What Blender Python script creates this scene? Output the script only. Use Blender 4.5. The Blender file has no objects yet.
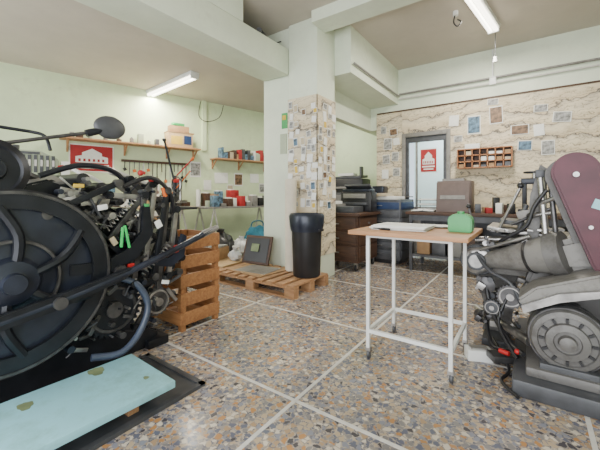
import bpy, bmesh, math, random
from mathutils import Vector, Matrix, Euler
random.seed(7)
# ------------------------------------------------------------------ materials
def _nt(name):
    m=bpy.data.materials.new(name); m.use_nodes=True
    nt=m.node_tree; b=nt.nodes['Principled BSDF']
    return m,nt,b
def ramp(nt,stops,interp='LINEAR'):
    r=nt.nodes.new('ShaderNodeValToRGB'); r.color_ramp.interpolation=interp; el=r.color_ramp.elements
    el[0].position=stops[0][0]; el[0].color=list(stops[0][1])+[1]; el[1].position=stops[1][0]; el[1].color=list(stops[1][1])+[1]
    for p,c in stops[2:]:
        e=el.new(p); e.color=list(c)+[1]
    return r
def pm(name,col,rough=.5,metal=0.0,var=.12,scale=12,bump=0.0,emit=None,es=0):
    m,nt,b=_nt(name)
    tc=nt.nodes.new('ShaderNodeTexCoord'); n=nt.nodes.new('ShaderNodeTexNoise')
    n.inputs['Scale'].default_value=scale; n.inputs['Detail'].default_value=5
    nt.links.new(tc.outputs['Object'],n.inputs['Vector'])
    r=ramp(nt,[(.3,[max(0,c*(1-var)) for c in col]),(.7,[min(1,c*(1+var)) for c in col])])
    nt.links.new(n.outputs['Fac'],r.inputs['Fac']); nt.links.new(r.outputs['Color'],b.inputs['Base Color'])
    b.inputs['Roughness'].default_value=rough; b.inputs['Metallic'].default_value=metal
    if bump:
        bp=nt.nodes.new('ShaderNodeBump'); bp.inputs['Strength'].default_value=bump; bp.inputs['Distance'].default_value=.01
        nt.links.new(n.outputs['Fac'],bp.inputs['Height']); nt.links.new(bp.outputs['Normal'],b.inputs['Normal'])
    if emit:
        b.inputs['Emission Color'].default_value=list(emit)+[1]; b.inputs['Emission Strength'].default_value=es
    return m
def grimy(name,c,dirt,rough=.85,metal=0,s1=1.2,s2=9,lo=.52,hi=.78):
    m,nt,b=_nt(name); tc=nt.nodes.new('ShaderNodeTexCoord')
    a=nt.nodes.new('ShaderNodeTexNoise'); a.inputs['Scale'].default_value=s1; a.inputs['Detail'].default_value=9; a.inputs['Roughness'].default_value=.65
    d=nt.nodes.new('ShaderNodeTexNoise'); d.inputs['Scale'].default_value=s2; d.inputs['Detail'].default_value=8; d.inputs['Roughness'].default_value=.7
    for x in (a,d): nt.links.new(tc.outputs['Object'],x.inputs['Vector'])
    r1=ramp(nt,[(.35,[x*.90 for x in c]),(.65,[min(1,x*1.06) for x in c])]); nt.links.new(a.outputs['Fac'],r1.inputs['Fac'])
    ad=nt.nodes.new('ShaderNodeMath'); ad.operation='MULTIPLY_ADD'; ad.inputs[1].default_value=.5; 
    hf=nt.nodes.new('ShaderNodeMath'); hf.operation='MULTIPLY'; hf.inputs[1].default_value=.5; nt.links.new(d.outputs['Fac'],hf.inputs[0])
    nt.links.new(a.outputs['Fac'],ad.inputs[0]); nt.links.new(hf.outputs[0],ad.inputs[2])
    mr=nt.nodes.new('ShaderNodeMapRange'); mr.inputs['From Min'].default_value=lo; mr.inputs['From Max'].default_value=hi; mr.inputs['To Max'].default_value=.85
    nt.links.new(ad.outputs[0],mr.inputs['Value'])
    mx=nt.nodes.new('ShaderNodeMixRGB'); nt.links.new(mr.outputs['Result'],mx.inputs['Fac']); nt.links.new(r1.outputs['Color'],mx.inputs['Color1']); mx.inputs['Color2'].default_value=list(dirt)+[1]
    nt.links.new(mx.outputs['Color'],b.inputs['Base Color']); b.inputs['Roughness'].default_value=rough; b.inputs['Metallic'].default_value=metal
    return m
def wood(name,c1,c2,scale=6):
    m,nt,b=_nt(name)
    tc=nt.nodes.new('ShaderNodeTexCoord'); mp=nt.nodes.new('ShaderNodeMapping')
    mp.inputs['Scale'].default_value=(1,8,8); n=nt.nodes.new('ShaderNodeTexNoise')
    n.inputs['Scale'].default_value=scale; n.inputs['Detail'].default_value=6; n.inputs['Distortion'].default_value=.6
    nt.links.new(tc.outputs['Object'],mp.inputs['Vector']); nt.links.new(mp.outputs['Vector'],n.inputs['Vector'])
    r=ramp(nt,[(.3,c1),(.7,c2)])
    nt.links.new(n.outputs['Fac'],r.inputs['Fac']); nt.links.new(r.outputs['Color'],b.inputs['Base Color'])
    b.inputs['Roughness'].default_value=.55
    return m
def terrazzo():
    m,nt,b=_nt('terrazzo')
    tc=nt.nodes.new('ShaderNodeTexCoord')
    nn=nt.nodes.new('ShaderNodeTexNoise'); nn.inputs['Scale'].default_value=40
    nt.links.new(tc.outputs['Object'],nn.inputs['Vector'])
    sc=nt.nodes.new('ShaderNodeVectorMath'); sc.operation='SCALE'; sc.inputs['Scale'].default_value=.022
    nt.links.new(nn.outputs['Color'],sc.inputs[0])
    add=nt.nodes.new('ShaderNodeVectorMath'); add.operation='ADD'
    nt.links.new(tc.outputs['Object'],add.inputs[0]); nt.links.new(sc.outputs['Vector'],add.inputs[1])
    def vor(scale,feat):
        v=nt.nodes.new('ShaderNodeTexVoronoi'); v.feature=feat; v.inputs['Scale'].default_value=scale
        nt.links.new(add.outputs['Vector'],v.inputs['Vector']); return v
    v1=vor(38,'F1'); e1=vor(38,'DISTANCE_TO_EDGE'); v2=vor(95,'F1')
    sep=nt.nodes.new('ShaderNodeSeparateColor'); nt.links.new(v1.outputs['Color'],sep.inputs['Color'])
    r=ramp(nt,[(0,(.21,.20,.20)),(.14,(.36,.25,.15)),(.28,(.12,.13,.18)),(.42,(.44,.35,.24)),(.55,(.22,.23,.28)),(.68,(.42,.22,.085)),(.79,(.58,.52,.43)),(.92,(.065,.06,.07))],'CONSTANT')
    nt.links.new(sep.outputs[0],r.inputs['Fac'])
    sep2=nt.nodes.new('ShaderNodeSeparateColor'); nt.links.new(v2.outputs['Color'],sep2.inputs['Color'])
    r2=ramp(nt,[(0,(.28,.25,.23)),(.5,(.41,.36,.30)),(.78,(.13,.13,.16))],'CONSTANT')
    nt.links.new(sep2.outputs[1],r2.inputs['Fac'])
    mr=nt.nodes.new('ShaderNodeMapRange'); mr.inputs['From Min'].default_value=.08; mr.inputs['From Max'].default_value=.12
    nt.links.new(e1.outputs['Distance'],mr.inputs['Value'])
    mx=nt.nodes.new('ShaderNodeMixRGB'); nt.links.new(mr.outputs['Result'],mx.inputs['Fac'])
    nt.links.new(r2.outputs['Color'],mx.inputs['Color1']); nt.links.new(r.outputs['Color'],mx.inputs['Color2'])
    big=nt.nodes.new('ShaderNodeTexNoise'); big.inputs['Scale'].default_value=1.6; big.inputs['Detail'].default_value=8
    nt.links.new(tc.outputs['Object'],big.inputs['Vector'])
    m2=nt.nodes.new('ShaderNodeMapRange'); m2.inputs['To Min'].default_value=.06; m2.inputs['To Max'].default_value=.40
    nt.links.new(big.outputs['Fac'],m2.inputs['Value']); nt.links.new(m2.outputs['Result'],b.inputs['Roughness'])
    w=ramp(nt,[(.35,(.76,.75,.74)),(.62,(1.08,1.06,1.03))]); nt.links.new(big.outputs['Fac'],w.inputs['Fac'])
    mm=nt.nodes.new('ShaderNodeMixRGB'); mm.blend_type='MULTIPLY'; mm.inputs['Fac'].default_value=1
    nt.links.new(mx.outputs['Color'],mm.inputs['Color1']); nt.links.new(w.outputs['Color'],mm.inputs['Color2'])
    nt.links.new(mm.outputs['Color'],b.inputs['Base Color'])
    return m
def mapwall():
    m,nt,b=_nt('map_wallpaper')
    tc=nt.nodes.new('ShaderNodeTexCoord'); mp=nt.nodes.new('ShaderNodeMapping'); mp.inputs['Scale'].default_value=(1,1,1.5); mp.inputs['Rotation'].default_value=(0,.1,0)
    nt.links.new(tc.outputs['Object'],mp.inputs['Vector'])
    def ridges(scale,dist,det,stops,ds=1.3):
        w=nt.nodes.new('ShaderNodeTexWave'); w.wave_type='BANDS'; w.bands_direction='Z'; w.wave_profile='SAW'
        w.inputs['Scale'].default_value=scale; w.inputs['Distortion'].default_value=dist; w.inputs['Detail'].default_value=det
        w.inputs['Detail Scale'].default_value=ds; w.inputs['Detail Roughness'].default_value=.58
        nt.links.new(mp.outputs['Vector'],w.inputs['Vector']); r=ramp(nt,stops); nt.links.new(w.outputs['Fac'],r.inputs['Fac']); return r
    K=(1,1,1); c0=(.60,.50,.34)
    base=ridges(.9,13,5,[(0,c0),(.5,(.73,.64,.46)),(.80,(.64,.56,.42)),(.91,(.42,.37,.29)),(.95,(.10,.085,.07)),(.975,(.42,.35,.26)),(1,c0)],1.2)
    fine=ridges(3.4,14,5,[(0,(.86,.85,.83)),(.3,K),(.84,K),(.92,(.30,.28,.26)),(1,(.8,.79,.77))],2.2)
    n=nt.nodes.new('ShaderNodeTexNoise'); n.inputs['Scale'].default_value=3; n.inputs['Detail'].default_value=11; n.inputs['Roughness'].default_value=.8
    nt.links.new(mp.outputs['Vector'],n.inputs['Vector'])
    r2=ramp(nt,[(.50,K),(.60,(.74,.73,.72)),(.70,(.52,.50,.48))]); nt.links.new(n.outputs['Fac'],r2.inputs['Fac'])
    msk=nt.nodes.new('ShaderNodeTexNoise'); msk.inputs['Scale'].default_value=2.1; nt.links.new(tc.outputs['Object'],msk.inputs['Vector'])
    mr=nt.nodes.new('ShaderNodeMapRange'); mr.inputs['From Min'].default_value=.38; mr.inputs['From Max'].default_value=.52; nt.links.new(msk.outputs['Fac'],mr.inputs['Value'])
    a=nt.nodes.new('ShaderNodeMixRGB'); a.blend_type='MULTIPLY'; nt.links.new(mr.outputs['Result'],a.inputs['Fac'])
    nt.links.new(base.outputs['Color'],a.inputs['Color1']); nt.links.new(fine.outputs['Color'],a.inputs['Color2'])
    mx=nt.nodes.new('ShaderNodeMixRGB'); mx.blend_type='MULTIPLY'; mx.inputs['Fac'].default_value=.75
    nt.links.new(a.outputs['Color'],mx.inputs['Color1']); nt.links.new(r2.outputs['Color'],mx.inputs['Color2'])
    nt.links.new(mx.outputs['Color'],b.inputs['Base Color']); b.inputs['Roughness'].default_value=.8
    return m
M={}
M['wall']=grimy('plaster_mint',(.63,.73,.48),(.42,.45,.29),.85,0,1.3,8,.53,.78)
M['wallw']=grimy('plaster_pale_mint',(.69,.75,.61),(.50,.52,.41),.85,0,1.2,7,.55,.8)
M['ceil']=grimy('ceiling_plaster',(.55,.50,.43),(.40,.37,.32),.9,0,.8,5,.56,.85)
M['floor']=terrazzo(); M['map']=mapwall()
M['strip']=pm('marble_strip',(.58,.56,.52),.3,0,.12,20)
M['blk']=pm('black_iron',(.013,.015,.02),.36,.35,.4,9,.1)
M['blk2']=pm('blue_black_paint',(.02,.025,.04),.30,.2,.45,7)
M['rub']=pm('black_plastic',(.015,.015,.017),.4,0,.2,8)
M['steel']=pm('worn_steel',(.36,.35,.34),.30,.85,.35,14)
M['dsteel']=pm('oily_steel',(.09,.088,.09),.36,.7,.5,14)
M['grey']=grimy('grey_machine_paint',(.145,.14,.135),(.04,.034,.028),.5,.15,3.5,18,.49,.66)
M['lgrey']=grimy('light_grey_paint',(.235,.226,.21),(.08,.068,.055),.5,.12,3.5,18,.49,.68)
M['whiteg']=pm('light_laminate',(.55,.54,.50),.5,0,.1)
M['dgrey']=pm('dark_grey_paint',(.065,.068,.075),.42,.15,.3,9)
M['maroon']=pm('maroon_guard',(.080,.016,.028),.5,0,.35,6)
M['white']=pm('white_paint',(.75,.76,.74),.4,0,.06,10)
M['paper']=pm('paper_white',(.78,.78,.74),.8,0,.05,30)
M['wood']=wood('warm_wood',(.28,.11,.045),(.42,.19,.08))
M['table']=wood('table_wood',(.36,.17,.075),(.50,.27,.13))
M['ply']=wood('plywood',(.45,.30,.15),(.58,.40,.22))
M['pal']=wood('pallet_wood',(.26,.13,.06),(.42,.24,.12))
M['crate']=wood('crate_wood',(.24,.10,.035),(.40,.19,.075))
M['dwood']=wood('dark_wood',(.035,.017,.01),(.09,.042,.022))
M['red']=pm('red_paint',(.42,.015,.015),.45,0,.1)
M['redp']=pm('red_poster',(.36,.018,.02),.6,0,.2,6)
M['orange']=pm('orange_paint',(.6,.13,.02),.45,0,.1)
M['green']=pm('green_plastic',(.05,.33,.10),.4,0,.1)
M['bgreen']=pm('bright_green',(.04,.5,.12),.4,0,.08)
M['lgreen']=pm('pale_green_enamel',(.38,.43,.31),.45,.05,.15,5)
M['cyan']=grimy('cyan_board',(.28,.57,.64),(.18,.32,.29),.38,0,2.6,12,.48,.70)
M['stain']=pm('ochre_stain',(.16,.20,.10),.6,0,.4,10)
M['blue']=pm('blue_paint',(.012,.035,.11),.5,0,.2)
M['teal']=pm('teal_cloth',(.008,.11,.17),.8,0,.25)
M['yel']=pm('yellow_paper',(.62,.42,.05),.7,0,.1)
M['card']=pm('cardboard',(.33,.20,.10),.8,0,.15)
m,nt,bs=_nt('clear_pane'); bs.inputs['Base Color'].default_value=(.9,.96,1,1); bs.inputs['Transmission Weight'].default_value=1; bs.inputs['IOR'].default_value=1.05; bs.inputs['Roughness'].default_value=.06; M['glassd']=m
M['bright']=pm('white_blue_plaster',(.80,.85,.88),.8,0,.04,2)
M['photo1']=pm('photo_blue',(.08,.15,.22),.5,0,.9,18)
M['photo2']=pm('photo_brown',(.17,.10,.055),.5,0,.9,18)
M['photo3']=pm('photo_grey',(.27,.27,.26),.5,0,.8,22)
M['tube']=pm('fluorescent_tube',(1,1,1),.5,0,0,1,0,(1,.93,.76),7)
M['skin']=pm('beige_plastic',(.48,.40,.27),.5,0,.1)
M['hose']=pm('blue_hose',(.045,.06,.095),.35,0,.2)
M['brownm']=pm('taupe_plastic',(.12,.085,.075),.5,0,.1)
M['roll']=pm('kraft_white_roll',(.62,.56,.45),.7,0,.08,8)
M['bag']=pm('plastic_bag',(.55,.56,.56),.35,0,.15,6)
# ------------------------------------------------------------------ builder
class B:
    def __init__(s,name,origin=(0,0,0),rz=0):
        s.name=name;s.o=Vector(origin);s.rz=rz;s.V=[];s.F=[];s.I=[];s.mats=[]
    def mi(s,m):
        if m not in s.mats: s.mats.append(m)
        return s.mats.index(m)
    def _take(s,bm,mat):
        bmesh.ops.recalc_face_normals(bm,faces=bm.faces[:])
        bm.verts.ensure_lookup_table(); bm.verts.index_update()
        n=len(s.V); k=s.mi(mat)
        s.V+= [v.co.copy() for v in bm.verts]
        for f in bm.faces:
            s.F.append([v.index+n for v in f.verts]); s.I.append(k)
        bm.free()
    def box(s,c,size,mat,rot=(0,0,0),bev=0):
        bm=bmesh.new(); bmesh.ops.create_cube(bm,size=1)
        bmesh.ops.scale(bm,vec=size,verts=bm.verts)
        if bev: bmesh.ops.bevel(bm,geom=bm.edges[:]+bm.verts[:],offset=min(bev,min(size)*.45),segments=2,affect='EDGES',profile=.6)
        bmesh.ops.transform(bm,matrix=Matrix.Translation(c)@Euler([math.radians(a) for a in rot]).to_matrix().to_4x4(),verts=bm.verts)
        s._take(bm,mat); return s
    def bb(s,a,b,mat,bev=0):
        return s.box([(a[i]+b[i])/2 for i in range(3)],[abs(b[i]-a[i]) for i in range(3)],mat,bev=bev)
    def cyl(s,p,q,r,mat,r2=None,seg=20):
        p=Vector(p);q=Vector(q);d=q-p
        bm=bmesh.new(); bmesh.ops.create_cone(bm,cap_ends=True,segments=seg,radius1=r,radius2=r if r2 is None else r2,depth=d.length)
        bmesh.ops.transform(bm,matrix=Matrix.Translation((p+q)/2)@d.to_track_quat('Z','Y').to_matrix().to_4x4(),verts=bm.verts)
        s._take(bm,mat); return s
    def sph(s,c,r,mat,sc=(1,1,1)):
        bm=bmesh.new(); bmesh.ops.create_uvsphere(bm,u_segments=20,v_segments=12,radius=r)
        bmesh.ops.scale(bm,vec=sc,verts=bm.verts); bmesh.ops.translate(bm,vec=c,verts=bm.verts)
        s._take(bm,mat); return s
    def sack(s,c,r,mat,sc=(1,1,1),f=3.0):
        bm=bmesh.new(); bmesh.ops.create_uvsphere(bm,u_segments=28,v_segments=18,radius=r)
        for v in bm.verts:
            k=1+.10*math.sin(f*v.co.x/r*2+1)+.08*math.sin(f*v.co.y/r*3)+.06*math.sin(v.co.z/r*9+v.co.x/r*6)
            v.co=Vector((v.co.x*k*sc[0],v.co.y*k*sc[1],max(v.co.z*k*sc[2],-r*.75*sc[2])))
        bmesh.ops.translate(bm,vec=c,verts=bm.verts); s._take(bm,mat); return s
    def lathe(s,prof,c,axis,mat,seg=40,closed=False):
        bm=bmesh.new(); q=Vector(axis).to_track_quat('Z','Y').to_matrix().to_4x4(); T=Matrix.Translation(c)@q
        rings=[]
        for r,h in prof:
            if r<1e-5: rings.append([bm.verts.new(T@Vector((0,0,h)))])
            else: rings.append([bm.verts.new(T@Vector((r*math.cos(2*math.pi*i/seg),r*math.sin(2*math.pi*i/seg),h))) for i in range(seg)])
        pairs=list(zip(rings,rings[1:]))
        if closed: pairs.append((rings[-1],rings[0]))
        for a,b in pairs:
            for i in range(seg):
                j=(i+1)%seg
                if len(a)==1 and len(b)==1: continue
                if len(a)==1: bm.faces.new((a[0],b[i],b[j]))
                elif len(b)==1: bm.faces.new((a[i],a[j],b[0]))
                else: bm.faces.new((a[i],a[j],b[j],b[i]))
        s._take(bm,mat); return s
    def ring(s,c,axis,R,r,w,mat,seg=48):
        b=min(.012,w*.3,(R-r)*.3)
        return s.lathe([(r,-w/2),(R-b,-w/2),(R,-w/2+b),(R,w/2-b),(R-b,w/2),(r,w/2)],c,axis,mat,seg,True)
    def prism(s,pts,t,T,mat,bev=0):
        bm=bmesh.new()
        a=[bm.verts.new((x,y,-t/2)) for x,y in pts]; b=[bm.verts.new((x,y,t/2)) for x,y in pts]
        bm.faces.new(a[::-1]); bm.faces.new(b); n=len(pts)
        for i in range(n): bm.faces.new((a[i],a[(i+1)%n],b[(i+1)%n],b[i]))
        if bev: bmesh.ops.bevel(bm,geom=bm.edges[:]+bm.verts[:],offset=bev,segments=2,affect='EDGES')
        bmesh.ops.transform(bm,matrix=T,verts=bm.verts); s._take(bm,mat); return s
    def yz(s,pts,x,t,mat,bev=0):
        T=Matrix(((0,0,1,x),(1,0,0,0),(0,1,0,0),(0,0,0,1))); return s.prism(pts,t,T,mat,bev)
    def xz(s,pts,y,t,mat,bev=0):
        T=Matrix(((1,0,0,0),(0,0,1,y),(0,1,0,0),(0,0,0,1))); return s.prism(pts,t,T,mat,bev)
    def xy(s,pts,z,t,mat,bev=0):
        return s.prism(pts,t,Matrix.Translation((0,0,z)),mat,bev)
    def tube(s,pts,r,mat,seg=10,sub=6):
        P=[Vector(p) for p in pts]; out=[]
        for i in range(len(P)-1):
            p0=P[max(i-1,0)];p1=P[i];p2=P[i+1];p3=P[min(i+2,len(P)-1)]
            for k in range(sub):
                t=k/sub
                out.append(.5*((2*p1)+(p2-p0)*t+(2*p0-5*p1+4*p2-p3)*t*t+(3*p1-p0-3*p2+p3)*t**3))
        out.append(P[-1]); bm=bmesh.new(); rings=[]; up=Vector((.13,.27,.95)).normalized()
        for i,p in enumerate(out):
            d=(out[min(i+1,len(out)-1)]-out[max(i-1,0)]).normalized()
            a=d.cross(up)
            if a.length<.05: a=d.cross(Vector((1,0,0)))
            a.normalize(); b=d.cross(a).normalized()
            rings.append([bm.verts.new(p+a*r*math.cos(2*math.pi*k/seg)+b*r*math.sin(2*math.pi*k/seg)) for k in range(seg)])
        for a,b in zip(rings,rings[1:]):
            for k in range(seg): bm.faces.new((a[k],a[(k+1)%seg],b[(k+1)%seg],b[k]))
        bm.faces.new(rings[0][::-1]); bm.faces.new(rings[-1]); s._take(bm,mat); return s
    def gear(s,c,axis,R,w,teeth,mat,hub=None):
        pts=[]
        for i in range(teeth):
            for k,rr in ((0,R*.9),(.25,R),(.5,R),(.75,R*.9)):
                a=2*math.pi*(i+k)/teeth; pts.append((rr*math.cos(a),rr*math.sin(a)))
        T=Matrix.Translation(c)@Vector(axis).to_track_quat('Z','Y').to_matrix().to_4x4()
        s.prism(pts,w,T,mat); ax=Vector(axis).normalized(); c=Vector(c)
        s.cyl(c-ax*w,c+ax*w,R*.28,hub or mat); s.ring(c,axis,R*.82,R*.7,w*1.4,hub or mat,28); return s
    def spring(s,p,q,R,n,r,mat):
        p=Vector(p);q=Vector(q);d=q-p;z=d.normalized();a=z.orthogonal().normalized();b=z.cross(a)
        pts=[p+d*(i/(n*8))+a*R*math.cos(i*math.pi/4)+b*R*math.sin(i*math.pi/4) for i in range(n*8+1)]
        return s.tube(pts,r,mat,6,1)
    def done(s):
        lo=Vector([min(v[i] for v in s.V) for i in range(3)]); hi=Vector([max(v[i] for v in s.V) for i in range(3)])
        c=Vector(((lo.x+hi.x)/2,(lo.y+hi.y)/2,lo.z))
        me=bpy.data.meshes.new(s.name); me.from_pydata([v-c for v in s.V],[],s.F)
        for m in s.mats: me.materials.append(M[m])
        me.polygons.foreach_set('material_index',s.I); me.polygons.foreach_set('use_smooth',[True]*len(s.F))
        me.set_sharp_from_angle(angle=math.radians(38)); me.update()
        ob=bpy.data.objects.new(s.name,me); bpy.context.scene.collection.objects.link(ob)
        R=Matrix.Rotation(s.rz,3,'Z'); ob.location=s.o+R@c; ob.rotation_euler=(0,0,s.rz); return ob
LWO=(-6.41,0,0); LWR=math.radians(-14.7)
def L(name): return B(name,LWO,LWR)
# ------------------------------------------------------------------ shell
B('floor').bb((-8.2,-1.7,-.1),(2.4,7.4,0),'floor').done()
st=B('trim_floor_strips')
for x in (.22,-.98,-2.18,-3.38,-4.58): st.bb((x-.010,-1.5,0),(x+.010,5.6,.0015),'strip')
for y in (.34,1.34,2.34,3.5,4.6): st.bb((-5.3,y-.010,0),(2.2,y+.010,.0012),'strip')
st.done()
B('ceiling').bb((-8.2,-1.7,3.22),(2.4,7.4,3.35),'ceil').done()
B('ceiling_mezzanine').bb((-8.2,-1.5,2.92),(-2.95,6.6,2.99),'ceil').done()
B('wall_back_left').bb((-2.25,5.6,0),(-1.80,5.8,3.22),'wallw').done()
B('wall_back_right').bb((-1.03,5.6,0),(2.2,5.8,3.22),'wallw').done()
B('wall_back_top').bb((-1.80,5.6,2.10),(-1.03,5.8,3.22),'wallw').done()
B('wall_backroom').bb((-2.05,7.2,0),(-.2,7.3,2.7),'bright').bb((-.3,5.8,0),(-.2,7.2,2.7),'bright').bb((-2.05,5.8,2.6),(-.3,7.2,2.7),'bright').done()
B('trim_wallpaper_1').bb((-2.25,5.59,0),(-1.80,5.6,2.49),'map').bb((-2.26,5.585,0),(-2.25,5.8,2.49),'map').done()
B('trim_wallpaper_2').bb((-1.03,5.59,0),(2.2,5.6,2.49),'map').done()
B('trim_wallpaper_3').bb((-1.80,5.59,2.10),(-1.03,5.6,2.49),'map').done()
B('trim_wallpaper_border').bb((-2.25,5.575,2.49),(2.2,5.6,2.512),'dwood').done()
B('wall_right').bb((2.2,-1.5,0),(2.4,5.8,3.22),'wallw').done()
B('wall_far').bb((-8.2,6.6,0),(-2.05,6.8,3.22),'wall').bb((-2.25,5.8,0),(-2.05,6.6,3.22),'wall').done()
L('wall_left').bb((-.2,-3.2,0),(0,7.0,3.0),'wall').done()
wf=B('wall_front')
for a,b in ((-8.2,-6.0),(-3.1,-2.4),(1.9,2.4)): wf.bb((a,-1.7,0),(b,-1.5,3.22),'wallw')
wf.bb((-6.0,-1.7,2.7),(-3.1,-1.5,3.22),'wallw').bb((-6.0,-1.7,0),(-3.1,-1.5,.4),'wallw').bb((-2.4,-1.7,2.8),(1.9,-1.5,3.22),'wallw').done()
wn=B('window_1')
for x in (-2.38,-1.0,.4,1.88): wn.bb((x-.03,-1.63,0),(x+.03,-1.57,2.8),'grey')
wn.bb((-2.4,-1.63,.0),(1.9,-1.57,.08),'grey').bb((-2.4,-1.63,2.72),(1.9,-1.57,2.8),'grey').done()
wn=B('window_2')
for x in (-5.97,-4.5,-3.13): wn.bb((x-.03,-1.63,.4),(x+.03,-1.57,2.7),'grey')
wn.bb((-6,-1.63,.4),(-3.1,-1.57,.46),'grey').done()
B('beam_longitudinal').bb((-2.95,-1.5,2.59),(-2.53,3.32,2.92),'wallw',.01).bb((-2.95,-1.5,2.92),(-2.53,2.51,3.22),'wallw').done()
B('beam_crosswise').bb((-2.1,3.2,3.08),(2.2,3.5,3.22),'wallw').done()
co=B('column'); co.bb((-2.53,3.32,0),(-2.1,3.76,3.22),'wallw',.012).bb((-2.99,3.36,0),(-2.53,3.72,3.22),'wallw',.012).done()
cw=B('trim_column_wallpaper'); cw.bb((-2.535,3.312,.3),(-2.092,3.32,2.27),'map').bb((-2.10,3.312,.3),(-2.092,3.765,2.27),'map').done()
b2=B('beam_over_opening'); b2.bb((-2.5,3.76,2.62),(-1.87,5.6,3.22),'wallw').bb((-2.5,3.76,2.22),(-2.38,5.6,2.62),'wallw').bb((-2.5,5.6,2.22),(-2.25,6.6,3.22),'wallw').done()
cd=B('conduit_pipes'); cd.tube([(-1.84,3.8,2.74),(-1.84,5.54,2.74)],.014,'lgrey',8,1).tube([(-1.84,5.56,2.78),(2.1,5.56,2.78)],.016,'lgrey',8,1).tube([(-1.84,5.56,2.70),(2.1,5.56,2.70)],.012,'whiteg',8,1)
cd.box((-.45,5.57,2.74),(.09,.05,.12),'white',bev=.01).cyl((-.45,5.57,2.8),(-.45,5.57,3.2),.012,'white').done()
# ------------------------------------------------------------------ door
d=B('door_1'); x0,x1=-1.80,-1.03
d.bb((x0,5.57,0),(x0+.06,5.66,2.1),'lgrey',.005).bb((x1-.06,5.57,0),(x1,5.66,2.1),'lgrey',.005).bb((x0+.06,5.57,2.03),(x1-.06,5.66,2.1),'lgrey',.005)
d.bb((x0+.06,5.61,.02),(x1-.06,5.65,.85),'lgrey').bb((x0+.06,5.60,.85),(x0+.11,5.65,1.94),'dgrey',.004).bb((x1-.11,5.60,.85),(x1-.06,5.65,1.94),'dgrey',.004).bb((x0+.06,5.60,1.94),(x1-.06,5.65,2.03),'dgrey',.004)
d.bb((x0+.11,5.625,.85),(x1-.11,5.631,1.94),'glassd').bb((x0+.22,5.605,.85),(x0+.25,5.65,1.94),'lgrey',.004)
d.cyl((x0+.1,5.60,1.02),(x0+.1,5.55,1.02),.012,'steel').cyl((x0+.1,5.55,1.02),(x0+.2,5.55,1.02),.01,'steel').done()
def house_poster(bld,ax,u0,z0,w,h,off,sign):
    e=.004
    def poly(pts,lay,mat):
        q=[(u0+p[0]*w,z0+p[1]*h) for p in pts]
        (bld.xz if ax=='xz' else bld.yz)(q,off+sign*lay*e,e,mat)
    poly([(0,0),(1,0),(1,1),(0,1)],0,'paper'); poly([(.03,.04),(.97,.04),(.97,.96),(.03,.96)],1,'redp')
    poly([(.14,.34),(.86,.34),(.86,.55),(.72,.60),(.72,.70),(.5,.86),(.28,.70),(.28,.60),(.14,.55)],2,'paper')
    for i in range(6): poly([(.2+i*.105,.38),(.25+i*.105,.38),(.25+i*.105,.48),(.2+i*.105,.48)],3,'redp')
    poly([(.12,.22),(.88,.22),(.88,.28),(.12,.28)],2,'paper'); poly([(.2,.12),(.8,.12),(.8,.17),(.2,.17)],2,'paper')
p=B('door_poster'); house_poster(p,'xz',-1.50,1.42,.26,.40,5.61,-1); p.done()
p=L('red_poster'); house_poster(p,'yz',2.12,1.42,.62,.44,.006,1); p.done()
# ------------------------------------------------------------------ pinned pictures
def pic(name,x,z,w,h,mat,rot=0,y=5.583):
    b=B(name); b.box((x,y,z),(w,.004,h),'paper',(0,rot,0)); b.box((x,y-.003,z),(w*.88,.004,h*.88),mat,(0,rot,0)); b.done()
for x,z,w,h,m,r in [(-.98,2.22,.14,.17,'paper',4),(-.70,2.12,.18,.28,'photo1',0),(-.41,2.23,.17,.26,'photo2',-2),(-.45,2.43,.14,.09,'photo3',3),(-.12,1.98,.22,.14,'photo2',0),(-.06,1.75,.17,.14,'photo1',3),
    (-2.05,1.95,.15,.2,'photo3',2),(-2.08,1.68,.13,.16,'photo3',-3),(-1.92,1.72,.12,.16,'photo3',5),(-1.95,2.15,.14,.12,'photo2',-4),(.35,2.1,.2,.14,'photo3',6),(.2,1.7,.15,.2,'photo3',0),(-.92,1.93,.12,.1,'photo3',0),
    (-2.13,2.2,.1,.13,'photo3',3),(-1.9,1.98,.11,.12,'paper',-6),(-2.1,1.42,.12,.16,'paper',2),(-1.9,1.45,.12,.14,'photo3',0),(.1,1.95,.12,.16,'paper',-4),(.12,2.25,.16,.1,'photo3',2)]:
    pic('pinned_photo',x,z,w,h,m,r)
nm=['paper','photo3','paper','paper','photo3','paper','photo2','paper','skin','photo1','yel','lgrey']
def note(c,w,h,axis):
    m=random.choice(nm); a=random.uniform(-10,10); b=B('pinned_paper')
    if axis=='x':
        b.box(c,(w,.003,h),'paper',(0,a,0)); b.box((c[0],c[1]-.002,c[2]),(w*.8,.003,h*.78),m,(0,a,0))
    else:
        b.box(c,(.003,w,h),'paper',(a,0,0)); b.box((c[0]+.002,c[1],c[2]),(.003,w*.8,h*.78),m,(a,0,0))
    b.done()
for z in [.95+.11*i for i in range(12)]:
    for x in (-2.48,-2.39,-2.30,-2.21,-2.13):
        if random.random()<.78 and z<2.2: note((x+random.uniform(-.02,.02),3.306-random.random()*.006,z+random.uniform(-.03,.03)),random.uniform(.05,.085),random.uniform(.06,.11),'x')
    for y in (3.38,3.48,3.59,3.70):
        if random.random()<.78 and z<2.2: note((-2.088+random.random()*.006,y+random.uniform(-.02,.02),z+random.uniform(-.03,.03)),random.uniform(.06,.1),random.uniform(.06,.12),'y')
b=B('green_sign'); b.box((-2.62,3.352,2.02),(.09,.012,.20),'green').box((-2.62,3.344,2.06),(.06,.006,.06),'yel').done()
b=B('blue_sign'); b.box((-2.64,3.352,1.72),(.1,.012,.26),'lgreen').done()
s=B('pigeonhole_shelf'); a,c,z0,z1=-.91,-.21,1.46,1.74
s.bb((a,5.575,z0),(c,5.588,z1),'dwood')
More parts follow.
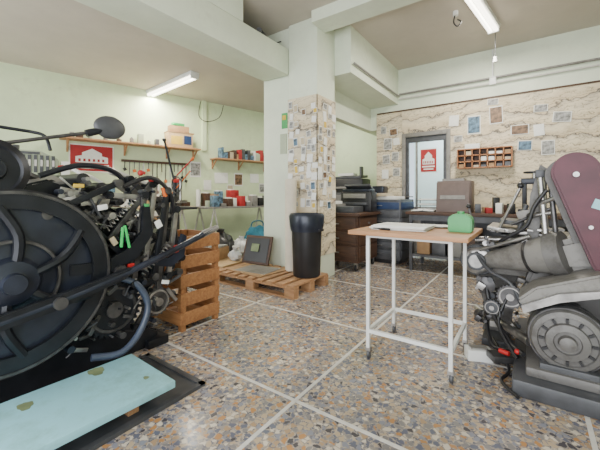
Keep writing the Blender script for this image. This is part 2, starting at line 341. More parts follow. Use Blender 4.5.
for z in (z0,1.553,1.646,z1): s.bb((a,5.46,z-.007),(c,5.588,z+.007),'wood')
for i in range(8):
    x=a+(c-a)*i/7; s.bb((x-.007,5.46,z0),(x+.007,5.588,z1),'wood')
for i in range(7):
    for k in range(3):
        if random.random()<.8:
            x=a+(c-a)*(i+.5)/7; h=random.uniform(.03,.065); s.bb((x-.035,5.48,z0+k*.093+.007),(x+.035,5.57,z0+k*.093+.007+h),random.choice(['paper','dgrey','redp','card','skin','dwood']))
s.bb((a+.1,5.47,z1+.007),(a+.3,5.57,z1+.08),'paper',.004).done()
# ------------------------------------------------------------------ lamps
def fluo(name,p,q,ceil):
    b=B(name); p=Vector(p);q=Vector(q);dd=(q-p).normalized(); ang=math.degrees(math.atan2(dd.y,dd.x)); c=(p+q)/2; ln=(q-p).length
    b.box((c.x,c.y,ceil-.03),(ln,.15,.06),'white',(0,0,ang),.01)
    n=Vector((-dd.y,dd.x,0))
    for k in (-1,1): b.cyl(p+n*.035*k+Vector((0,0,ceil-.08))+dd*.03,q+n*.035*k+Vector((0,0,ceil-.08))-dd*.03,.022,'tube')
    for e,sg in ((p,1),(q,-1)): b.box((e.x+dd.x*sg*.015,e.y+dd.y*sg*.015,ceil-.08),(.03,.13,.05),'white',(0,0,ang),.005)
    b.done()
fluo('fluorescent_lamp',(-5.62,3.22,0),(-4.14,3.10,0),2.92)
fluo('fluorescent_lamp',(-.55,3.62,0),(-.38,4.82,0),3.22)
b=B('cable_hook'); b.cyl((-.72,4.2,3.22),(-.72,4.2,3.17),.03,'white').tube([(-.72,4.2,3.2),(-.74,4.2,3.1),(-.7,4.2,3.04),(-.66,4.2,3.08),(-.70,4.2,3.12)],.008,'rub').done()
b=B('pull_cord'); b.cyl((-.37,4.92,3.22),(-.37,4.92,2.85),.004,'dgrey').cyl((-.37,4.92,2.85),(-.37,4.92,2.78),.02,'white',.028).done()
b=B('projector_on_beam'); b.box((-2.72,2.95,2.97),(.2,.22,.09),'rub',(0,0,20),.02).cyl((-2.62,2.86,2.98),(-2.58,2.82,2.98),.03,'dgrey').tube([(-2.7,3.05,2.94),(-2.58,3.1,2.93),(-2.56,3.2,2.98)],.008,'rub').done()
# ------------------------------------------------------------------ trolley table
t=B('trolley_table'); X0,X1,Y0,Y1=-.85,-.36,1.96,2.44
for x in (X0,X1):
    for y in (Y0,Y1):
        t.bb((x-.011,y-.011,.07),(x+.011,y+.011,.80),'white',.003)
        t.ring((x,y+.01,.03),(1,.2,0),.03,.008,.022,'dgrey',20).cyl((x-.014,y+.01,.03),(x+.014,y+.01,.03),.009,'steel').bb((x-.016,y-.01,.05),(x+.016,y+.02,.075),'steel')
for z in (.18,.79):
    t.bb((X0,Y0-.01,z-.011),(X1,Y0+.01,z+.011),'white').bb((X0,Y1-.01,z-.011),(X1,Y1+.01,z+.011),'white').bb((X0-.01,Y0,z-.011),(X0+.01,Y1,z+.011),'white').bb((X1-.01,Y0,z-.011),(X1+.01,Y1,z+.011),'white')
t.bb((-.95,1.87,.80),(-.26,2.5,.826),'table',.004).done()
p=B('paper_stack')
for i in range(7): p.box((-.68+random.uniform(-.02,.02),2.14+random.uniform(-.02,.02),.829+i*.004),(.34,.24,.0035),'paper',(0,0,random.uniform(-6,6)))
p.done()
p=B('printed_sheets')
for i in range(4): p.box((-.72+i*.05,2.38,.829+i*.003),(.28,.16,.0028),['lgreen','paper','photo3','paper'][i],(0,0,i*7-10))
p.done()
g=B('green_ink_tin'); g.xz([(-.41,.827),(-.28,.827),(-.28,.91),(-.31,.935),(-.38,.935),(-.41,.91)],2.19,.11,'green',.006).cyl((-.345,2.19,.93),(-.345,2.19,.95),.02,'green').done()
b=B('marker_pen'); b.cyl((-.84,2.02,.834),(-.72,1.99,.834),.007,'rub').done()
b=B('white_plastic_box'); b.box((-.27,2.36,.035),(.15,.09,.07),'white',(0,0,25),.008).box((-.27,2.36,.075),(.1,.05,.01),'lgrey',(0,0,25)).done()
# ------------------------------------------------------------------ RIGHT PRESS
r=B('grey_printing_press')
r.bb((-.08,2.03,0),(1.1,3.1,.09),'dgrey',.02).bb((-.02,2.10,.09),(1.05,3.0,.14),'grey',.015)
r.xz([(.02,.12),(.75,.12),(.70,.55),(.55,.78),(.05,.72),(-.03,.5)],2.66,.36,'grey',.02)
r.xz([(-.30,.02),(-.12,.02),(-.10,.2),(-.05,.62),(-.28,.66),(-.34,.45),(-.26,.2)],2.86,.14,'grey',.015)
r.xz([(-.36,.50),(.05,.50),(.05,.64),(-.2,.70),(-.36,.66)],2.72,.16,'lgrey',.02)
mc=Vector((.155,2.18,.30)); S=.78
r.lathe([(a*S,h*S) for a,h in [(0,-.16),(.19,-.16),(.205,-.14),(.205,.02),(.19,.05),(.16,.06),(.155,.045),(.12,.05),(.115,.075),(.075,.085),(.07,.07),(.05,.07),(.045,.11),(.02,.12),(0,.12)]],mc,(0,-1,0),'grey',44)
for k in range(12):
    a=k*math.pi/6; r.box(mc+Vector((.137*S*math.cos(a),-.052*S,.137*S*math.sin(a))),(.022,.02,.012),'rub',(0,-math.degrees(a),0))
r.ring(mc+Vector((0,.02,0)),(0,-1,0),.215*S,.19*S,.03,'dgrey').ring(mc+Vector((0,.10,0)),(0,-1,0),.215*S,.19*S,.02,'dgrey')
r.bb((.04,2.12,.09),(.28,2.3,.17),'dgrey',.01).bb((.07,2.3,.12),(.24,2.5,.42),'dgrey',.02)
for k in range(3): r.ring(mc+Vector((0,-.01+.045*k,0)),(0,-1,0),.17,.15,.015,'dsteel',36)
r.xz([(-.02,.43),(.12,.52),(.5,.62),(.7,.6),(.7,.48),(.45,.50),(.38,.3),(.36,.14),(.40,.12),(.75,.12),(.75,.66),(.3,.66),(.02,.55),(-.06,.47)],2.28,.24,'lgrey',.012)
r.xz([(-.04,.45),(.12,.54),(.36,.60),(.36,.57),(.12,.50),(-.03,.41)],2.14,.03,'steel',.004)
r.xz([(.06,.60),(.5,.66),(.5,.82),(.3,.84),(.12,.78)],2.48,.22,'lgrey',.03)
for x,z in ((.02,.47),(.12,.54),(.3,.60)): r.cyl((x,2.16,z-.02),(x,2.135,z-.02),.011,'dsteel',seg=8)
r.cyl((-.26,2.55,.60),(.10,2.42,.70),.045,'lgrey',.115,28).cyl((.10,2.42,.70),(.17,2.395,.72),.125,'grey',.125,28).cyl((.0,2.457,.672),(.015,2.45,.676),.1,'dsteel',.105,28)
r.lathe([(0,-.05),(.08,-.05),(.09,-.04),(.09,.02),(.07,.03),(.05,.03),(.045,.05),(0,.05)],(-.30,2.54,.60),(0,-1,0),'steel',32)
r.ring((-.30,2.56,.60),(0,-1,0),.108,.088,.03,'dgrey').ring((-.30,2.49,.60),(0,-1,0),.06,.045,.02,'dgrey',28)
r.gear((-.10,2.40,.42),(0,-1,0),.075,.03,22,'dsteel','steel').gear((-.20,2.42,.33),(0,-1,0),.05,.03,16,'dgrey','steel')
r.lathe([(0,-.04),(.05,-.04),(.055,.03),(.03,.035),(0,.04)],(-.24,2.5,.45),(0,-1,0),'dsteel',28)
r.box((.02,2.72,.80),(.52,.42,.025),'steel',(0,6,0),.006).box((-.05,2.7,.86),(.24,.25,.03),'dgrey',(0,6,0),.006)
r.cyl((-.3,2.56,.74),(.2,2.56,.78),.022,'steel').cyl((-.32,2.64,.70),(.2,2.64,.73),.03,'dsteel').cyl((-.28,2.5,.68),(.0,2.42,.80),.012,'steel')
for k in range(9): r.box((-.2+k*.05,2.5,.815+.004*k),(.03,.12,.012),random.choice(['lgrey','dsteel','steel']),(0,6,0),.002)
r.cyl((-.18,2.55,.80),(-.05,2.50,1.10),.010,'steel').sph((-.05,2.50,1.11),.02,'rub').cyl((-.30,2.62,.72),(-.36,2.60,.96),.009,'dsteel').sph((-.36,2.60,.97),.017,'rub')
r.cyl((-.10,2.50,.86),(.12,2.44,.98),.010,'dsteel').cyl((-.06,2.52,.82),(-.02,2.50,.99),.014,'dgrey').box((-.02,2.49,.93),(.10,.03,.05),'lgrey',(0,-15,0),.006)
r.tube([(-.22,2.50,.70),(-.12,2.46,.78),(-.02,2.43,.86),(.02,2.42,.98),(.08,2.41,1.08)],.012,'rub').tube([(-.30,2.5,.66),(-.22,2.44,.56),(-.10,2.40,.50),(-.04,2.38,.38)],.012,'dgrey')
r.xz([(-.03,.60),(.03,.60),(.06,1.0),(.10,1.2),(.05,1.24),(.0,1.05)],2.50,.03,'grey',.006)
A=Vector((.20,1.175));C=Vector((.40,.74));dv=(C-A).normalized();nv=Vector((-dv.y,dv.x))
an=math.atan2(nv.y,nv.x)
def stad(g):
    P=[]
    for k in range(21): a=an+math.pi*k/20; P.append((A.x+(.105+g)*math.cos(a),A.y+(.105+g)*math.sin(a)))
    for k in range(21): a=an+math.pi+math.pi*k/20; P.append((C.x+(.15+g)*math.cos(a),C.y+(.15+g)*math.sin(a)))
    return P
r.xz(stad(0),2.31,.06,'maroon').xz(stad(-.012),2.277,.012,'maroon')
r.xz([(x-.035,z*.99) for x,z in stad(-.01)],2.40,.05,'grey')
r.cyl((.20,2.27,1.16),(.20,2.255,1.16),.014,'steel').cyl((.40,2.27,.76),(.40,2.255,.76),.025,'steel').box((.29,2.268,1.0),(.045,.004,.05),'cyan',(0,20,0)).cyl((.26,2.27,.88),(.26,2.26,.88),.01,'steel')
r.cyl((.09,2.42,.60),(.05,2.46,1.18),.018,'steel').cyl((.14,2.40,.6),(.10,2.42,1.10),.014,'dsteel').box((.05,2.46,1.18),(.05,.05,.05),'dgrey',bev=.01)
r.cyl((.05,2.44,1.0),(.16,2.38,1.05),.014,'steel').cyl((.0,2.46,.92),(.12,2.42,.95),.012,'steel').sph((.0,2.46,.92),.02,'rub')
r.tube([(.5,2.25,.62),(.36,2.24,.46),(.33,2.22,.32)],.015,'rub',8,4)
r.cyl((-.33,2.78,.20),(.0,2.28,.21),.026,'steel').cyl((-.30,2.72,.17),(-.27,2.66,.18),.045,'dsteel').cyl((-.2,2.7,.35),(.05,2.5,.35),.04,'dsteel')
r.tube([(-.25,2.5,.5),(-.20,2.42,.3),(-.1,2.3,.18),(-.03,2.2,.16)],.014,'rub').tube([(-.1,2.4,.45),(-.16,2.35,.26),(-.06,2.22,.12)],.01,'rub')
r.tube([(-.2,2.5,.10),(-.1,2.25,.04),(-.13,2.12,.02),(-.05,2.0,.015)],.009,'rub').tube([(-.26,2.6,.3),(-.2,2.4,.1),(-.06,2.3,.14)],.012,'rub')
r.box((-.13,2.32,.07),(.16,.1,.04),'dsteel',(0,0,30),.006).cyl((-.15,2.28,.12),(-.10,2.26,.12),.014,'red').sph((-.06,2.22,.16),.015,'red')
r.bb((-.28,2.6,.0),(-.12,2.8,.05),'dgrey',.01)
for k in range(70):
    x=random.uniform(-.3,.15); y=2.46+random.uniform(-.02,.1); z=random.uniform(.2,.8) if x<-.02 else random.uniform(.6,.8)
    if x<-.02 and .52<z<.72: continue
    if random.random()<.5: r.cyl((x,y,z),(x+random.uniform(-.02,.02),y-.06,z),random.uniform(.008,.02),random.choice(['steel','dsteel','dgrey']),seg=10)
    else: r.box((x,y,z),(random.uniform(.02,.07),.05,random.uniform(.015,.05)),random.choice(['lgrey','grey','dgrey','steel','dsteel']),(0,random.uniform(0,90),0),.004)
r.bb((.5,2.3,.14),(1.0,2.9,1.0),'grey',.03).cyl((.75,2.25,.6),(.75,2.3,.6),.2,'dgrey').done()
# ------------------------------------------------------------------ LEFT PRESS
q=B('black_platen_press')
fx=-2.12
side=[(.10,0),(1.28,0),(1.30,.10),(1.05,.22),(.98,.45),(1.10,.70),(1.05,.92),(.86,1.06),(.66,1.14),(.42,1.06),(.2,.8),(.12,.4)]
q.yz(side,fx-.06,.07,'blk',.012).yz(side,-2.80,.07,'blk',.012)
q.bb((-2.8,.15,.02),(-2.15,.3,.7),'blk2').bb((-2.8,.4,.05),(-2.15,1.0,.3),'blk2',.02)
fc=Vector((-2.0,.46,.64))
q.ring(fc,(1,0,0),.44,.345,.075,'blk',64).lathe([(0,-.02),(.30,-.02),(.345,-.01),(.345,.01),(.30,.015),(.2,.0),(.12,.02),(.1,.05),(.05,.06),(.045,.09),(0,.09)],fc,(1,0,0),'blk2',48)
q.ring(fc+Vector((.04,0,0)),(1,0,0),.43,.415,.006,'dsteel',64).ring(fc+Vector((.02,0,0)),(1,0,0),.20,.185,.02,'dsteel',48)
for k in range(6):
    a=k*math.pi/3+.3; a2=a+.35
    q.tube([fc+Vector((.025,.07*math.cos(a),.07*math.sin(a))),fc+Vector((.035,.22*math.cos(a+.12),.22*math.sin(a+.12))),fc+Vector((.02,.36*math.cos(a2),.36*math.sin(a2)))],.024,'blk',8,4)
q.cyl((-2.85,.46,.64),(-1.93,.46,.64),.035,'dsteel')
q.gear((-2.07,.95,.36),(1,0,0),.17,.04,30,'blk','dsteel').gear((-2.05,1.22,.34),(1,0,0),.095,.05,18,'dsteel','steel').gear((-2.06,.78,.88),(1,0,0),.09,.035,20,'dsteel')
q.lathe([(0,-.03),(.12,-.03),(.15,-.02),(.155,.0),(.15,.02),(.12,.03),(.11,.02),(.06,.02),(.05,.04),(0,.04)],(-2.06,.40,1.17),(1,.1,.15),'blk',36)
q.lathe([(0,-.02),(.25,-.02),(.26,0),(.25,.02),(0,.02)],(-2.5,.52,1.22),(.1,.45,1),'dsteel',40)
q.box((-2.38,.74,1.06),(.42,.22,.025),'grey',(18,0,0),.005).box((-2.30,.98,.98),(.30,.16,.02),'steel',(32,0,0),.005).box((-2.25,.66,1.13),(.2,.15,.02),'lgrey',(10,12,0),.004)
q.box((-2.06,.80,1.03),(.02,.26,.07),'steel',(-14,0,0),.004).box((-2.03,.67,1.0),(.02,.16,.05),'whiteg',(20,0,0),.004).box((-2.2,.86,1.17),(.16,.14,.015),'paper',(-22,16,0))
for y,z,rr,m in ((.80,1.14,.035,'rub'),(.90,1.09,.035,'dsteel'),(1.0,1.02,.035,'rub'),(1.08,.94,.03,'steel'),(1.13,.84,.035,'rub'),(1.15,.72,.03,'dsteel'),(1.02,.80,.05,'blk'),(.95,.62,.045,'dsteel')):
    q.cyl((-2.78,y,z),(-2.08,y,z),rr,m).cyl((-2.84,y,z),(-2.02,y,z),.012,'steel')
q.box((-2.45,1.16,.66),(.6,.06,.5),'dgrey',(12,0,0),.01).box((-2.45,1.30,.60),(.58,.05,.46),'blk2',(-20,0,0),.01).box((-2.45,1.285,.62),(.5,.03,.38),'steel',(-20,0,0))
for i,(y0,z0,y1,z1,x,m) in enumerate([(1.0,.95,1.42,.60,-2.06,'dsteel'),(.92,1.05,1.3,1.02,-2.05,'steel'),(1.06,1.15,1.36,.88,-2.08,'dsteel'),(1.2,1.10,1.44,.72,-2.15,'steel'),(1.02,.45,1.40,.50,-2.06,'blk'),(1.1,.2,1.35,.55,-2.08,'dsteel'),(.85,.7,1.18,1.12,-2.03,'dsteel'),(1.28,.4,1.40,1.02,-2.12,'blk'),(1.22,.3,1.3,1.05,-2.04,'dsteel'),(.7,1.0,1.05,.62,-2.03,'blk'),
    (1.12,.55,1.20,1.14,-2.02,'steel'),(1.18,.52,1.27,1.08,-2.00,'blk'),(1.05,.5,1.12,1.05,-2.01,'dsteel'),(1.30,.5,1.36,.95,-2.03,'steel'),(.6,.95,.95,1.12,-2.0,'blk')]):
    a=Vector((x,y0,z0));b_=Vector((x,y1,z1)); dd=b_-a; ang=math.degrees(math.atan2(dd.z,dd.y))
    q.box((a+b_)/2,(.02,dd.length,.035),m,(ang,0,0),.006)
    for e in (a,b_): q.cyl(e-Vector((.02,0,0)),e+Vector((.022,0,0)),.024,'dsteel' if m=='blk' else 'blk',seg=16)
for pts,x,m in (([(.70,.62),(.90,.60),(1.06,.66),(1.16,.80),(1.14,.98),(1.09,.98),(1.09,.82),(1.0,.72),(.88,.67),(.70,.68)],-1.99,'blk'),([(1.14,.60),(1.30,.56),(1.40,.62),(1.42,.76),(1.38,.78),(1.35,.66),(1.28,.62),(1.16,.66)],-2.0,'blk2')): q.yz(pts,x,.025,m,.004)
q.tube([(-1.90,.30,.47),(-1.90,.60,.52),(-1.90,.95,.60),(-1.92,1.25,.68),(-1.95,1.60,.785)],.02,'blk2',10,4)
q.yz([(.28,.43),(.6,.485),(.95,.57),(.98,.63),(.6,.555),(.28,.50)],-1.90,.035,'blk',.006)
q.cyl((-1.95,1.52,.762),(-1.955,1.66,.80),.026,'lgrey',.02).cyl((-1.95,.95,.6),(-2.1,.95,.6),.035,'dsteel')
q.cyl((-1.86,.62,.52),(-2.0,.62,.52),.03,'dsteel')
q.tube([(-1.98,.80,.15),(-1.95,.95,.13),(-1.96,1.07,.22),(-1.97,1.12,.36),(-2.0,1.06,.50),(-2.06,.96,.55)],.02,'hose',12,6)
q.tube([(-2.0,.98,1.1),(-1.98,1.15,1.16),(-2.0,1.3,1.05),(-2.05,1.36,.85),(-2.05,1.38,.70)],.014,'rub',8,6)
q.tube([(-2.1,.6,1.15),(-2.1,.8,1.22),(-2.1,1.0,1.18),(-2.12,1.1,1.0)],.016,'blk',8,6)
q.spring((-2.0,1.1,.55),(-2.0,1.3,.72),.018,10,.004,'steel').spring((-2.02,.9,.85),(-2.0,1.05,1.02),.015,9,.0035,'steel')
q.cyl((-2.2,.36,1.28),(-2.15,.88,1.43),.010,'dsteel').cyl((-2.3,.3,1.42),(-2.25,.60,1.40),.009,'blk').tube([(-2.25,.60,1.40),(-2.22,.66,1.38),(-2.2,.68,1.30)],.009,'blk')
q.sph((-2.14,.97,1.47),.1,'dgrey',(.28,.95,.72)).cyl((-2.15,.84,1.415),(-2.14,.93,1.45),.022,'blk')
q.cyl((-2.2,.36,1.0),(-2.2,.36,1.28),.016,'dsteel').cyl((-2.3,.3,1.0),(-2.3,.3,1.43),.014,'blk')
q.box((-2.2,1.12,1.16),(.12,.22,.02),'whiteg',(-20,0,0),.003).box((-2.3,1.2,1.08),(.3,.12,.02),'lgrey',(-35,0,0),.003)
q.box((-1.97,.99,.80),(.015,.014,.14),'bgreen',(12,0,0),.004).box((-1.97,.96,.80),(.015,.014,.12),'bgreen',(-4,0,0),.004)
q.sph((-2.02,1.18,1.15),.022,'red',(1,1.4,.8)).sph((-2.02,1.1,1.19),.018,'red').cyl((-2.0,1.24,1.1),(-2.0,1.26,1.04),.014,'orange')
for (y,z,w,h,m,a) in [(.86,.98,.05,.03,'paper',10),(1.02,.62,.04,.025,'red',0),(1.2,.86,.04,.05,'paper',25),(1.33,.68,.03,.05,'red',10),(.74,1.1,.05,.02,'yel',0),(1.25,.47,.05,.025,'paper',-15),(1.12,.98,.03,.03,'green',0),(.92,.78,.03,.05,'skin',30)]: q.box((-1.985,y,z),(.012,w,h),m,(a,0,0),.002)
q.bb((-2.9,1.2,.0),(-2.1,1.35,.06),'blk',.01)
for k in range(230):
    y=random.uniform(.66,1.38); lo=.18 if y<1.2 else .3; z=random.uniform(lo,1.14-.25*max(0,y-1.0)); x=-2.06+random.uniform(-.03,.05)
    m=random.choice(['blk','dsteel','dsteel','steel','steel','blk2','dgrey','dgrey'])
    c=random.random()
    if c<.4: q.cyl((x-.03,y,z),(x+.03,y,z),random.uniform(.005,.020),m,seg=12)
    elif c<.75:
        l=random.uniform(.04,.13); q.box((x,y,z),(.014,l,random.uniform(.008,.024)),m,(random.uniform(-80,80),0,random.uniform(-10,10)),.002)
    else:
        a=random.uniform(0,6.28); l=random.uniform(.06,.18); q.cyl((x,y,z),(x-.02,y+l*math.cos(a)*.6,z+l*math.sin(a)*.6),.004,m,seg=8)
q.done()
b=B('dark_drip_tray'); b.bb((-2.03,.05,0),(-1.46,1.16,.012),'dgrey',.004).bb((-2.03,.05,.012),(-2.0,1.16,.02),'dgrey').bb((-1.49,.05,.012),(-1.46,1.16,.02),'dgrey').bb((-2.03,1.13,.012),(-1.46,1.16,.02),'dgrey')
b.done()
b=B('cyan_painted_board'); b.box((-1.70,.55,.10),(.46,.86,.035),'cyan',(0,0,-2),.004).box((-1.68,.3,.047),(.3,.05,.065),'pal').box((-1.68,.8,.047),(.3,.05,.065),'pal')
def blob(b,cx,cy,z,rr,mat):
    pts=[]
    for k in range(40):
        a=2*math.pi*k/40; q_=rr*(1+.12*math.sin(3*a+cx*9)+.06*math.sin(7*a)); pts.append((cx+q_*math.cos(a),cy+q_*.8*math.sin(a)))
    b.xy(pts,z,.001,mat)
blob(b,-1.87,.78,.1182,.045,'stain'); blob(b,-1.60,.90,.1182,.016,'stain'); blob(b,-1.82,.47,.1182,.035,'stain'); b.done()
c=B('wooden_crate'); a0,a1,b0,b1=-2.62,-2.19,1.52,1.84
for x in (a0,a1):
    for y in (b0,b1): c.bb((x-.02,y-.02,0),(x+.02,y+.02,.73),'crate')
for i in range(5):
    z=.05+i*.145
    c.bb((a1+.02,b0-.02,z),(a1+.035,b1+.02,z+.10),'crate',.003).bb((a0-.02,b0-.035,z),(a1+.035,b0-.02,z+.10),'crate',.003).bb((a0-.035,b0-.02,z),(a0-.02,b1+.02,z+.10),'crate').bb((a0,b1+.02,z),(a1,b1+.035,z+.10),'crate')
c.bb((a0,b0,.05),(a1,b1,.065),'crate').done()
# ------------------------------------------------------------------ pallets
p=B('wood_pallet')
x0,x1,y0,y1=-3.15,-1.93,2.62,3.30
for y in (y0+.04,(y0+y1)/2,y1-.04):
    p.bb((x0,y-.045,0),(x1,y+.045,.018),'pal')
    for x in (x0+.06,(x0+x1)/2,x1-.06): p.bb((x-.06,y-.045,.018),(x+.06,y+.045,.095),'pal',.003)
    p.bb((x0,y-.045,.095),(x1,y+.045,.113),'pal')
for i in range(9):
    x=x0+.05+i*(x1-x0-.1)/8; p.bb((x-.045,y0,.113),(x+.045,y1,.133),'pal',.002)
p.done()
p=B('wood_pallet'); x0,x1,y0,y1=-4.15,-3.22,2.72,3.45
for y in (y0+.04,(y0+y1)/2,y1-.04):
    p.bb((x0,y-.045,0),(x1,y+.045,.02),'pal')
    for x in (x0+.06,(x0+x1)/2,x1-.06): p.bb((x-.06,y-.045,.02),(x+.06,y+.045,.09),'pal')
for i in range(8):
    x=x0+.05+i*(x1-x0-.1)/7; p.bb((x-.045,y0,.09),(x+.045,y1,.108),'pal')
p.done()
b=B('plywood_sheet'); b.box((-3.62,3.02,.121),(.75,.5,.024),'ply',(0,0,8),.002).done()
b=B('cardboard_sheet'); b.box((-2.72,2.95,.140),(.6,.5,.012),'card',(0,0,-6),.002).box((-2.70,2.93,.148),(.45,.35,.004),'lgrey',(0,0,5)).done()
b=B('framed_print'); b.box((-2.93,3.17,.33),(.42,.025,.37),'dwood',(-18,0,6),.004).box((-2.932,3.158,.332),(.36,.012,.31),'rub',(-18,0,6)).box((-2.95,3.146,.36),(.12,.006,.10),'stain',(-18,0,6)).box((-2.88,3.144,.28),(.1,.006,.05),'lgrey',(-18,0,6)).done()
b=B('grey_bundle'); b.box((-3.72,3.12,.22),(.30,.28,.17),'card',(0,0,12),.01).box((-3.72,3.12,.315),(.28,.26,.02),'photo3',(0,0,16),.003).done()
b=B('plastic_bag'); b.sack((-3.38,3.20,.20),.09,'bag',(1.1,.9,.9)).cyl((-3.38,3.2,.25),(-3.37,3.2,.33),.02,'bag',.05).done()
c=B('trash_can'); cx,cy=-2.08,3.07
c.lathe([(0,.135),(.145,.135),(.155,.15),(.175,.76),(.19,.77),(.195,.80),(.185,.81),(.17,.79),(.15,.2),(0,.19)],(cx,cy,0),(0,0,1),'rub',40)
c.lathe([(.180,.64),(.195,.70),(.205,.81),(.19,.84),(.16,.82),(.12,.76),(0,.74)],(cx,cy,0),(0,0,1),'blk2',18)
for k in (-1,1): c.box((cx+.19*k,cy,.66),(.03,.09,.025),'rub',bev=.008)
c.done()
t=B('paper_roll'); t.lathe([(0,.135),(.07,.135),(.07,1.24),(.065,1.245),(.03,1.245),(.028,1.20),(0,1.20)],(-2.38,3.17,0),(0,0,1),'roll',30).done()
# ------------------------------------------------------------------ left room furniture
s=L('wall_shelf'); s.bb((0,2.0,1.90),(.28,4.15,1.925),'table',.003)
for y in (2.1,2.9,3.6,4.1): s.yz([(y-.012,1.72),(y+.012,1.72),(y+.012,1.90),(y-.012,1.90)],.012,.024,'table').box((.11,y,1.82),(.02,.02,.26),'table',(0,52,0))
s.done()
s=L('wall_shelf'); s.bb((0,4.45,1.76),(.28,5.8,1.785),'table',.003)
for y in (4.5,5.1,5.75): s.bb((0,y-.012,1.58),(.024,y+.012,1.76),'table').box((.11,y,1.68),(.02,.02,.26),'table',(0,52,0))
s.done()
b=L('plywood_box'); b.bb((.04,3.55,1.925),(.26,4.0,2.18),'ply',.004).bb((.02,3.55,2.18),(.27,4.02,2.20),'card').bb((.262,3.6,1.97),(.266,3.8,2.12),'yel').bb((.262,3.83,1.98),(.266,3.97,2.14),'blue').bb((.06,3.6,2.2),(.2,3.95,2.32),'card',.004).box((.14,3.76,2.35),(.1,.22,.05),'green',(0,0,10),.01).done()
b=L('shelf_bottles')
y=2.15
while y<3.5:
    h=random.uniform(.06,.18); m=random.choice(['paper','card','dgrey','lgreen','skin','dwood','lgrey']); w=random.uniform(.025,.045)
    if random.random()<.5: b.cyl((.13,y,1.925),(.13,y,1.925+h*.75),w,m).cyl((.13,y,1.925+h*.75),(.13,y,1.925+h),w*.8,m,.012)
    else: b.box((.13,y,1.925+h/2),(.14,w*2,h),m,(0,0,random.uniform(-10,10)),.004)
    y+=w*2+random.uniform(.02,.16)
b.done()
b=L('shelf_binders'); y=4.6
while y<5.7:
    w=random.uniform(.03,.09); h=random.uniform(.1,.24); b.bb((.05,y,1.785),(.25,y+w-.004,1.785+h),random.choice(['redp','paper','dgrey','card','photo1','skin','lgreen','dwood']),.003); y+=w
b.done()
b=L('wall_tool_rack'); b.bb((0,2.85,1.62),(.03,4.0,1.66),'dwood',.003)
for i in range(15):
    y=2.9+i*.075; l=random.uniform(.12,.34); m=random.choice(['dsteel','steel','rub','dwood','dgrey'])
    b.cyl((.045,y,1.62),(.045,y+random.uniform(-.01,.01),1.62-l),.008,m,seg=8)
    if random.random()<.6: b.box((.045,y,1.62-l),(.02,.05,.05),random.choice(['red','dsteel','orange','rub','blue']),(random.uniform(-30,30),0,0),.005)
b.done()
for (y,z,w,h,m) in [(4.15,1.55,.22,.3,'photo3'),(4.7,1.4,.3,.22,'paper'),(5.1,1.38,.2,.28,'photo2'),(5.5,1.42,.22,.2,'paper'),(3.2,1.2,.3,.2,'photo3'),(4.4,1.25,.16,.2,'paper'),(4.9,1.18,.14,.18,'skin'),(3.7,1.2,.22,.16,'paper'),(5.7,1.2,.16,.22,'photo3')]:
    b=L('wall_notice'); b.box((.006,y,z),(.006,w,h),'paper',(random.uniform(-3,3),0,0)).box((.010,y,z),(.004,w*.85,h*.8),m,(0,0,0)).done()
c=L('type_case_cabinet'); c.bb((.45,1.35,.05),(.95,2.15,1.18),'lgreen',.01)
for i in range(9): c.bb((.95,1.39,.10+i*.118),(.962,2.11,.20+i*.118),'lgreen',.003).bb((.962,1.68,.14+i*.118),(.975,1.82,.155+i*.118),'steel')
c.bb((.5,1.4,0),(.9,2.1,.05),'dgrey').done()
c=L('punching_machine'); c.bb((.5,1.4,1.19),(.9,2.08,1.30),'lgreen',.015).yz([(1.42,1.3),(1.95,1.3),(1.95,1.52),(1.75,1.62),(1.42,1.62)],.7,.30,'lgreen',.015)
for i in range(8): c.bb((.853,1.45+i*.06,1.34),(.864,1.485+i*.06,1.56),'dgrey').bb((.862,1.455+i*.06,1.42),(.868,1.48+i*.06,1.5),'whiteg')
c.cyl((.6,1.5,1.62),(.6,1.5,1.7),.05,'dgrey').cyl((.88,1.95,1.42),(.98,1.98,1.42),.02,'red').box((.7,2.02,1.4),(.25,.1,.2),'paper',bev=.01).bb((.84,1.42,1.57),(.87,1.75,1.6),'dgrey').done()
def desk(name,o0,o1,s0,s1,z,top='whiteg',leg='whiteg'):
    d=L(name); d.bb((o0,s0,z-.03),(o1,s1,z),top,.004)
    for y in (s0+.2,s1-.2):
        for sg in (-1,1):
            for x in (o0+.06,o1-.06): d.cyl((x,y,z-.03),(x,y+sg*.17,0),.016,leg,seg=8)
        d.cyl((o0+.06,y+.1,.3),(o1-.06,y+.1,.3),.012,leg,seg=8).cyl((o0+.06,y-.1,.3),(o1-.06,y-.1,.3),.012,leg,seg=8)
    d.done()
desk('trestle_table',.15,.85,2.5,3.8,.86,'ply'); desk('trestle_table',.15,.9,3.95,5.7,.84,'lgrey')
def stuff(name,o0,o1,s0,s1,z,n,hmax=.25,mats=None):
    b=L(name); mats=mats or ['paper','card','dgrey','lgrey','rub','lgreen','skin','dwood','photo1','redp','ply','dsteel']
    for row in range(2):
        for i in range(n):
            y=s0+(s1-s0)*(i+.5)/n; w=(s1-s0)/n*.8; x=o0+.15+(o1-o0-.3)*row; h=random.uniform(.05,hmax*(1.3-.6*row)); m=random.choice(mats)
            if random.random()<.3: b.cyl((x,y,z),(x,y,z+h),min(w*.4,.07),m)
            else:
                b.box((x,y,z+h/2),(random.uniform(.15,.25),w,h),m,(0,0,random.uniform(-8,8)),.005)
                if random.random()<.5: b.box((x,y,z+h+.01),(.15,w*.7,.02),random.choice(['paper','rub','card']),(0,0,random.uniform(-20,20)))
    b.done()
stuff('workbench_supplies',.2,.85,2.55,3.75,.862,9,.40); stuff('desk_supplies',.2,.9,4.0,5.6,.842,12,.30)
